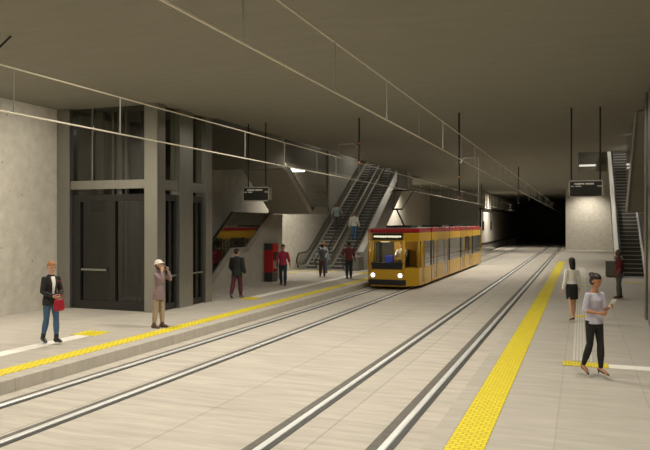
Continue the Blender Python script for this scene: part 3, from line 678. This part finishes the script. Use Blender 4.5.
        for q, (o_, ln) in enumerate(((.0165, .040), (.0055, .045), (-.0055, .042), (-.0165, .033))):
            p0 = w + d * .040 + sid * o_; p1 = p0 + (d + inn * curl * 0.5).normalized() * ln * 0.45; p2 = p1 + (d + inn * curl * 1.6).normalized() * ln * 0.35; p3 = p2 + (d * (1 - curl * .7) + inn * curl * 2.4).normalized() * ln * 0.25
            b.loft([(p0 * S, .0056 * S, .0056 * S), (p1 * S, .0052 * S, .0052 * S), (p2 * S, .0047 * S, .0047 * S), (p3 * S, .0042 * S, .0042 * S)], 8)
        p0 = w + d * .012 + sid * .013; p1 = p0 + (d + sid * 1.0 + inn * .4).normalized() * .026; p2 = p1 + (d + sid * .3 + inn * .5).normalized() * .020
        b.loft([(p0 * S, .0068 * S, .0068 * S), (p1 * S, .006 * S, .006 * S), (p2 * S, .005 * S, .005 * S)], 8)
        J['hand' + k] = (w + d * .055 + inn * .012)
    b.build('body', SKIN[skin], root, remesh=min(vox, 0.0075), smooth_it=1)
    for s in (-1, 1):
        MB().ball(hd(s * .019, .047, .004), S * .0062, (1.3, .6, .8), HM, 8).build('eye', M_eye, root)
        MB().box(-.011 * S, .011 * S, -.003 * S, .003 * S, -.0016 * S, .0016 * S).build('eyebrow', M_eye, root).matrix_local = Matrix.Translation(hd(s * .019, .0505, .016)) @ HM.to_4x4()
    MB().ball(hd(0, .0525, -.026), S * .011, (1.1, .45, .4), HM, 10).build('mouth', M_lip, root)
    # ---- clothes
    tp_ = fit.get('top'); sk0 = fit.get('skirt')
    if tp_:
        b = MB(); off = tp_.get('off', .007); torso(b, tp_.get('z0', .50), .810 if tp_.get('open') else .842, off * .9, tp_.get('wid', 1.0))
        if not sk0:
         z_h = tp_.get('hemz', .50); po = fit.get('pants', {}).get('off', .006); hr = max(off, po) + .012; br = tor[1][1] + hr; bd = tor[1][2] + hr
         if fem and z_h > .49: b.loft([(up(0, 0, z_h) * S, (br - .002) * S, bd * S), (up(0, 0, .545) * S, (br - .006) * S, (bd - .004) * S), (up(0, 0, .60) * S, (tor[2][1] + off) * S, (tor[2][2] + off) * S)], 18, cap=.1)
         else: b.loft([(up(0, 0, z_h) * S, (br + .002) * S, (bd + .003) * S), (up(0, 0, .53) * S, br * S, bd * S), (up(0, 0, .60) * S, (tor[2][1] + off + .002) * S, (tor[2][2] + off) * S)], 18, cap=.1)
        for k in 'LR': limb(b, (J['sh' + k], J['el' + k], J['wr' + k]), ARM, 0, tp_.get('sleeve', 0.95), off)
        b.build(tp_.get('name', 'shirt'), tp_['m'], root, remesh=vox, smooth_it=2)
        if tp_.get('collar'):
            b = MB(); b.loft([(up(0, .0, .822) * S, .040 * S, .038 * S), (up(0, .004, .845) * S, .034 * S, .035 * S)], 14); b.build('collar', tp_['collar'], root, remesh=vox, smooth_it=1)
        if tp_.get('vfront'):      # shirt showing between the open jacket fronts
            b = MB(); b.loft([(up(0, .055, .60) * S, .013 * S, .006 * S), (up(0, .070, .70) * S, .020 * S, .008 * S), (up(0, .072, .745) * S, .024 * S, .008 * S), (up(0, .045, .81) * S, .028 * S, .012 * S)], 12); b.build('shirt_front', tp_['vfront'], root, smooth=True)
        if tp_.get('lower_sleeve'):
            for k in 'LR':
                b = MB(); limb(b, (J['sh' + k], J['el' + k], J['wr' + k]), ARM, .1, .97, .004)
                b.build('sleeve', tp_['lower_sleeve'], root, remesh=vox, smooth_it=1)
    pn = fit.get('pants')
    if pn:
        b = MB(); off = pn.get('off', .006); b.loft([(up(0, 0, .585) * S, (tor[2][1] * .98 + off) * S, (tor[2][2] * .98 + off) * S), (hipc * S, (tor[1][1] + off + .003) * S, (tor[1][2] + off + .003) * S), (hipc * S - V((0, 0, .045 * S)), (tor[0][1] + off + .006) * S, (tor[0][2] + off + .005) * S)], 18)
        for k in 'LR': limb(b, (J['hip' + k], J['kn' + k], J['an' + k]), LEG, 0, pn.get('len', .97), off)
        b.build('trousers', pn['m'], root, remesh=vox, smooth_it=2)
    sk = fit.get('skirt')
    if sk:
        mid = (J['knL'] + J['knR']) / 2; c = hipc.lerp(mid, .80)
        b = MB(); b.loft([(up(0, 0, .60) * S, .074 * S, .056 * S), (hipc * S, .098 * S, .074 * S), (hipc.lerp(mid, .35) * S, .100 * S, .078 * S), (c * S, .093 * S, .086 * S)], 20, cap=.1)
        b.build('skirt', sk, root, remesh=vox, smooth_it=1)
    for k in 'LR':
        sh = fit.get('shoes'); a = J['an' + k]; he, to = J['heel' + k], J['toe' + k]
        b = MB(); mid = he.lerp(to, .5)
        if sh.get('heel'):
            b.loft([((he + V((0, 0, .006))) * S, .019 * S, .017 * S), (mid * S, .019 * S, .014 * S), (to * S, .018 * S, .010 * S), ((to + (to - he) * .18) * S, .006 * S, .005 * S)], 10)
            b.loft([((he + V((0, 0, .0))) * S, .010 * S, .010 * S), (V((he.x, he.y, he.z - .016 - fit.get('heel', 0) + .004)) * S, .005 * S, .005 * S)], 8)
        else:
            b.loft([((he + V((0, 0, .010))) * S, .025 * S, .027 * S), ((mid + V((0, 0, .011))) * S, .026 * S, .030 * S), (to * S, .026 * S, .017 * S), ((to + (to - he) * .14) * S, .018 * S, .010 * S)], 12)
        if sh.get('boot'): b.loft([((a + V((0, 0, -.03))) * S, .026 * S, .030 * S), ((a + V((0, 0, -.005))) * S, .027 * S, .029 * S), (a.lerp(J['kn' + k], sh['boot']) * S, .030 * S, .031 * S)], 12)
        b.build('shoe', sh['m'], root, remesh=min(vox, .008), smooth_it=1)
    # ---- hair
    hm = fit.get('hair')
    if hm:
        b = MB(); st = hm['style']
        b.ball(hd(0, -.012, .037), S, (.050, .062, .045), HM); b.ball(hd(0, -.022, .018), S, (.049, .046, .054), HM)
        if st in ('bun', 'long', 'pony', 'bob'):
            b.ball(hd(0, -.018, .000), S, (.051, .050, .055), HM)
        if st == 'short': b.ball(hd(0, -.024, .004), S, (.047, .042, .045), HM)
        if st == 'bun': b.ball(hd(0, -.062, .052), S, (.030, .028, .028), HM)
        if st == 'pony': b.loft([(hd(0, -.062, .02), .018 * S, .018 * S), (hd(0, -.085, -.02), .02 * S, .02 * S), (hd(0, -.078, -.07), .010 * S, .010 * S)], 10)
        if st == 'long': b.loft([(hd(0, -.024, .02), .050 * S, .040 * S), (hd(0, -.034, -.05), .050 * S, .034 * S), (hd(0, -.040, -.105), .045 * S, .026 * S), (hd(0, -.042, -.145), .024 * S, .014 * S)], 14)
        if st == 'bob': b.loft([(hd(0, -.02, .0), .053 * S, .042 * S), (hd(0, -.016, -.05), .050 * S, .036 * S)], 14)
        b.build('hair', hm['m'], root, remesh=min(vox, .008), smooth_it=1)
    hat = fit.get('hat')
    if hat:
        b = MB(); 
        b.ball(hd(0, -.006, .036), S, (.057, .063, .052), HM)
        if hat['style'] == 'brim': b.ball(hd(0, .004, .026), S, (.080, .090, .012), HM)
        else: b.ball(hd(0, .058, .030), S, (.038, .040, .007), HM)
        b.build('hat', hat['m'], root, remesh=min(vox, .008), smooth_it=1)
    bpy.context.view_layer.update()
    W = Matrix.Translation(V(loc)) @ Matrix.Rotation(R_(face), 4, 'Z')
    root['_'] = 0; del root['_']
    return {k: W @ (J[k] * S) for k in J if not k.startswith('fd')}, W, J

def cloth(name, col, **k): return mat(name, col, 0.85, noise=k.pop('noise', 0.08), nscale=k.pop('nscale', 9), bump=0.25, bscale=25, **k)
M_blk = cloth('black_cloth', (0.014, 0.013, 0.013)); M_jean = cloth('blue_denim', (0.05, 0.105, 0.19)); M_djean = cloth('dark_denim', (0.028, 0.042, 0.062))
M_lav = cloth('pale_shirt', (0.50, 0.485, 0.57)); M_wh = cloth('white_cloth', (0.86, 0.84, 0.78)); M_mauve = cloth('mauve_coat', (0.24, 0.17, 0.175)); M_beige = cloth('beige_trousers', (0.36, 0.28, 0.20))
M_mar = cloth('maroon_cloth', (0.16, 0.018, 0.028)); M_plum = cloth('plum_trousers', (0.085, 0.018, 0.032)); M_gr = cloth('grey_trousers', (0.13, 0.115, 0.115)); M_br = cloth('brown_trousers', (0.085, 0.05, 0.03))
M_dj = cloth('dark_jacket', (0.016, 0.019, 0.017)); M_vest = cloth('grey_vest', (0.12, 0.12, 0.14)); M_pb = cloth('pale_blue_shirt', (0.42, 0.52, 0.55))
M_mauve_r = cloth('dusty_maroon_shirt', (0.15, 0.035, 0.045)); M_hatm = cloth('cream_hat', (0.70, 0.66, 0.58)); M_cap = cloth('grey_cap', (0.16, 0.14, 0.13))
M_hb = mat('dark_hair', (0.018, 0.011, 0.008), 0.5, noise=0.2); M_hr = mat('ginger_hair', (0.42, 0.19, 0.07), 0.5, noise=0.2); M_hg = mat('grey_hair', (0.25, 0.14, 0.09), 0.5, noise=0.2)
M_bshoe = mat('black_leather', (0.010, 0.009, 0.009), 0.3); M_brshoe = mat('brown_leather', (0.10, 0.045, 0.035), 0.4); M_lshoe = mat('pale_leather', (0.4, 0.33, 0.28), 0.5)
M_bag = mat('red_leather', (0.30, 0.010, 0.022), 0.35, noise=0.06)
def plaid():
    m = mat('plaid_shirt', (0.50, 0.028, 0.05), 0.85); nt = m.node_tree; b = nt.nodes['Principled BSDF']
    old = b.inputs['Base Color'].links[0].from_socket; tc = nt.nodes.new('ShaderNodeTexCoord')
    k = nt.nodes.new('ShaderNodeTexChecker'); k.inputs['Scale'].default_value = 17; k.inputs[1].default_value = (1, 1, 1, 1); k.inputs[2].default_value = (0.45, 1.2, 2.0, 1)
    nt.links.new(tc.outputs['Object'], k.inputs['Vector']); s = nt.nodes.new('ShaderNodeVectorMath'); s.operation = 'MULTIPLY'
    nt.links.new(old, s.inputs[0]); nt.links.new(k.outputs['Color'], s.inputs[1]); nt.links.new(s.outputs[0], b.inputs['Base Color']); return m
M_plaid = plaid()

CF = math.degrees(YAW)        # camera heading; facing angle 180+CF looks back at the camera
G = None
# woman with the phone, right foreground
P1, W1, _ = person('woman in pale lavender shirt and black trousers walking with a phone', G, (0.20, 12.55, 0), CF - 158, 1.66,
    dict(legL=(9, 8, 0), legR=(-3, 20, -1), toeL=14, toeR=32, armL=(8, 8, 108, 26), armR=(-4, 14, 88, 48), yaw=16, nod=12, lean=2, curlL=.8, curlR=.7), 'tan',
    dict(fem=True, heel=.025, top=dict(m=M_lav, sleeve=.55, z0=.52, open=True), pants=dict(m=M_blk, off=.004), shoes=dict(m=M_bshoe, heel=True), hair=dict(m=M_hb, style='bun')), vox=.0075)
# woman with the red bag, left foreground
P2, W2, _ = person('woman in black jacket and blue jeans holding a red handbag', G, (-10.77, 11.94, 0), CF - 130, 1.74,
    dict(legL=(9, 8, 0), legR=(-6, 14, 0), toeR=14, armL=(6, 12, 60, 44), armR=(6, 12, 62, 44), nod=14, curlL=.9, curlR=.9), 'fair',
    dict(fem=True, heel=.015, top=dict(m=M_blk, sleeve=.95, off=.010, z0=.50, hemz=.465, vfront=M_wh), pants=dict(m=M_jean, off=.004), shoes=dict(m=M_bshoe, boot=.22), hair=dict(m=M_hr, style='short')), vox=.008)
# photographer in the hat
P3, W3, _ = person('woman in cream hat and mauve coat raising a camera to her face', G, (-9.93, 14.75, 0), CF - 108, 1.68,
    dict(legL=(5, 4, 2), legR=(-4, 2, 2), armL=(62, 4, 133, 16), armR=(58, 8, 137, 20), nod=-12, curlL=.8, curlR=.8), 'fair',
    dict(fem=True, top=dict(m=M_mauve, sleeve=.93, off=.010, z0=.50, hemz=.42, collar=M_mauve), pants=dict(m=M_beige, off=.008), shoes=dict(m=M_brshoe, boot=.16), hair=dict(m=M_brshoe, style='bob'), hat=dict(m=M_hatm, style='brim')), vox=.008)
# man in the dark jacket seen from behind
P4, W4, _ = person('man in black jacket and plum trousers walking away below the left sign', G, (-11.35, 21.65, 0), CF - 12, 1.73,
    dict(legL=(-16, 16, 2), legR=(10, 4, 2), toeL=25, armL=(14, 16, 40, 14), armR=(-4, 12, 24, 6), yaw=-25), 'fair',
    dict(top=dict(m=M_dj, sleeve=.9, off=.015, z0=.50, hemz=.44, collar=M_dj), pants=dict(m=M_plum, off=.008), shoes=dict(m=M_gr), hair=dict(m=M_hb, style='short')))
# man in the plaid shirt
P5, W5, _ = person('man in red and blue plaid shirt walking forward beside the red machine', G, (-11.83, 26.72, 0), CF + 172, 1.72,
    dict(legL=(8, 6, 3), legR=(-8, 10, 3), armL=(-6, 14, 12, 0), armR=(8, 14, 16, 0)), 'tan',
    dict(top=dict(m=M_plaid, sleeve=.62, off=.010, z0=.49), pants=dict(m=M_djean, off=.008), shoes=dict(m=M_brshoe), hair=dict(m=M_hb, style='short')))
# man in the vest
P6, W6, _ = person('man in grey waistcoat and brown trousers walking towards the escalators', G, (-12.0, 31.9, 0), CF + 4, 1.60,
    dict(legL=(10, 4, 2), legR=(-8, 8, 2), armL=(-8, 30, 16, 0), armR=(6, 28, 20, 0), nod=4), 'fair',
    dict(top=dict(m=M_vest, sleeve=.12, off=.012, z0=.49, lower_sleeve=M_pb), pants=dict(m=M_br, off=.008), shoes=dict(m=M_brshoe), hair=dict(m=M_hb, style='short')))
P7, W7, _ = person('person in pale blue top half hidden behind the man in the waistcoat', G, (-12.85, 34.4, 0), CF + 20, 1.66,
    dict(legL=(12, 4, 2), legR=(-8, 8, 2), armL=(0, 12, 16, 0), armR=(10, 18, 30, 0)), 'fair',
    dict(fem=True, top=dict(m=M_pb, sleeve=.6, off=.010, z0=.49), pants=dict(m=M_jean, off=.006), shoes=dict(m=M_brshoe), hair=dict(m=M_hr, style='bob')))
# man in maroon with his hand on his shoulder strap
P8, W8, _ = person('man in dusty maroon shirt and dark jeans in front of the tram', G, (-10.4, 31.25, 0), CF + 6, 1.75,
    dict(legL=(-4, 4, 2), legR=(6, 4, 2), armL=(34, 22, 118, 34), armR=(0, 12, 12, 0), yaw=8), 'brown',
    dict(top=dict(m=M_mauve_r, sleeve=.5, off=.014, z0=.48), pants=dict(m=M_djean, off=.007), shoes=dict(m=M_brshoe), hair=dict(m=M_hb, style='short')))
# riders on the escalators
ye = 40.95; z_ = (math.floor((ye - YE) * SL / .2) + 1) * .2 + .006
P9, W9, _ = person('man in pale shirt and grey trousers riding down the leftmost escalator', G, (-14.42, ye, z_), CF + 190, 1.72,
    dict(legL=(4, 4, 3), legR=(-2, 2, 3), armL=(-4, 26, 30, 14), armR=(0, 26, 34, 14)), 'tan',
    dict(top=dict(m=M_pb, sleeve=.6, off=.012, z0=.49), pants=dict(m=M_gr, off=.008), shoes=dict(m=M_bshoe), hair=dict(m=M_hg, style='short')))
ye = 39.75; z_ = (math.floor((ye - YE) * SL / .2) + 1) * .2 + .006
P10, W10, _ = person('man in white sweater and blue jeans riding up the second escalator', G, (-12.9, ye, z_), CF - 5, 1.72,
    dict(legL=(4, 4, 3), legR=(-2, 2, 3), armL=(0, 12, 16, 0), armR=(0, 14, 16, 0)), 'tan',
    dict(top=dict(m=M_wh, sleeve=.95, off=.014, z0=.49), pants=dict(m=cloth('bright_denim', (0.07, 0.17, 0.34)), off=.007), shoes=dict(m=M_brshoe), hair=dict(m=M_hg, style='short')))
# woman in the skirt
P11, W11, _ = person('woman in white blouse and black skirt walking away along the guide path', G, (-0.24, 19.5, 0), CF + 4, 1.63,
    dict(legL=(-10, 8, -1), legR=(9, 4, 1), toeL=22, armL=(-10, 14, 10, 0), armR=(8, 14, 14, 0)), 'fair',
    dict(fem=True, heel=.02, top=dict(m=M_wh, sleeve=.95, off=.010, z0=.56), skirt=M_blk, shoes=dict(m=M_brshoe, heel=True), hair=dict(m=M_hb, style='long')), vox=.008)
# man in the cap
P12, W12, _ = person('man in grey cap, maroon shirt and grey trousers standing near right escalator', G, (1.23, 26.3, 0), CF + 80, 1.68,
    dict(legL=(4, 2, 2), legR=(-3, 6, 2), armL=(0, 8, 26, 10), armR=(-4, 8, 20, 4)), 'brown',
    dict(top=dict(m=M_mar, sleeve=.45, off=.012, z0=.48), pants=dict(m=M_gr, off=.010), shoes=dict(m=M_brshoe), hair=dict(m=M_hb, style='short'), hat=dict(m=M_cap, style='cap')), vox=.008)
# tram driver behind the windscreen
P13, W13, _ = person('driver in a pale shirt sitting at the front window of the tram', G, (TX + 0.32, TY + 1.05, TB + 0.36), 180, 1.70,
    dict(hip=.50, ground=False, legL=(78, 75, 4), legR=(78, 75, 4), armL=(40, 8, 40, 8), armR=(40, 8, 40, 8), nod=4), 'fair',
    dict(top=dict(m=M_wh, sleeve=.6, off=.010, z0=.49), pants=dict(m=M_djean, off=.006), shoes=dict(m=M_bshoe), hair=dict(m=M_hg, style='short')), vox=.011)
q = MB().box(0.08, 0.56, 0.9, 1.5, 0.75, 1.08); q.box(0.08, 0.56, 1.35, 1.5, 1.08, 1.7); q.build('driver_seat', M_dark, tram, bevel=0.03)

# ---- things they hold
def at(W, p): return W @ Vector(p)
# phone held in the left hand
def held(name, lab, cat, W, hand_world, rx, rz):
    o = thing(name, lab, cat, hand_world, 0); o.rotation_euler = (W.to_3x3().to_euler()[0] + rx, 0, W.to_3x3().to_euler()[2] + rz); return o
ph = held('smartphone', 'white and black phone in the hand of the woman in lavender', 'phone', W1, P1['handL'], R_(-35), 0)
MB().box(-0.042, 0.042, -0.007, 0.004, -0.06, 0.10).build('case', M_wh, ph, bevel=0.004)
MB().box(-0.036, 0.036, -0.010, -0.007, -0.05, 0.09).build('screen', M_black, ph)
mid = (P2['handL'] + P2['handR']) / 2
bg = held('handbag', 'red leather handbag held by the woman in the black jacket', 'bag', W2, mid + Vector((0, 0, 0.0)), 0, 0)
b = MB(); b.loft([((0, .045, -.25), .130, .050), ((0, .045, -.16), .125, .045), ((0, .045, -.05), .105, .026)], 20); b.build('bag_body', M_bag, bg, remesh=.009)
MB().tube([(-.10, .045, -.04), (-.09, .03, .03), (-.03, .01, .055), (.03, .01, .055), (.09, .03, .03), (.10, .045, -.04)], .008).build('handle', M_bag, bg, smooth=True)
MB().tube([(-.13, .03, -.04), (-.10, .02, .22), (-.05, .0, .34), (.0, -.02, .38)], .006).build('strap', M_bag, bg, smooth=True)
mid = (P3['handL'] + P3['handR']) / 2
cm = held('camera', 'small pale camera held up to the face by the woman in the hat', 'camera', W3, mid, 0, 0)
MB().box(-.055, .055, -.02, .02, -.03, .04).build('camera_body', M_paint, cm, bevel=.005)
MB().cyl((0, .02, 0), (0, .055, 0), .026).build('lens', M_black, cm)
# dim light bar in the opening above the right escalator
tag(MB().box(-0.15, 0.9, 49.9, 49.98, 6.5, 6.62).build('light_bar', mat('bar_glow', (1, 1, 1), 0.5, emit=(1, 0.95, 0.85), estr=0.6)), 'thin pale light bar in the dark ceiling opening behind the right sign', 'lamp')
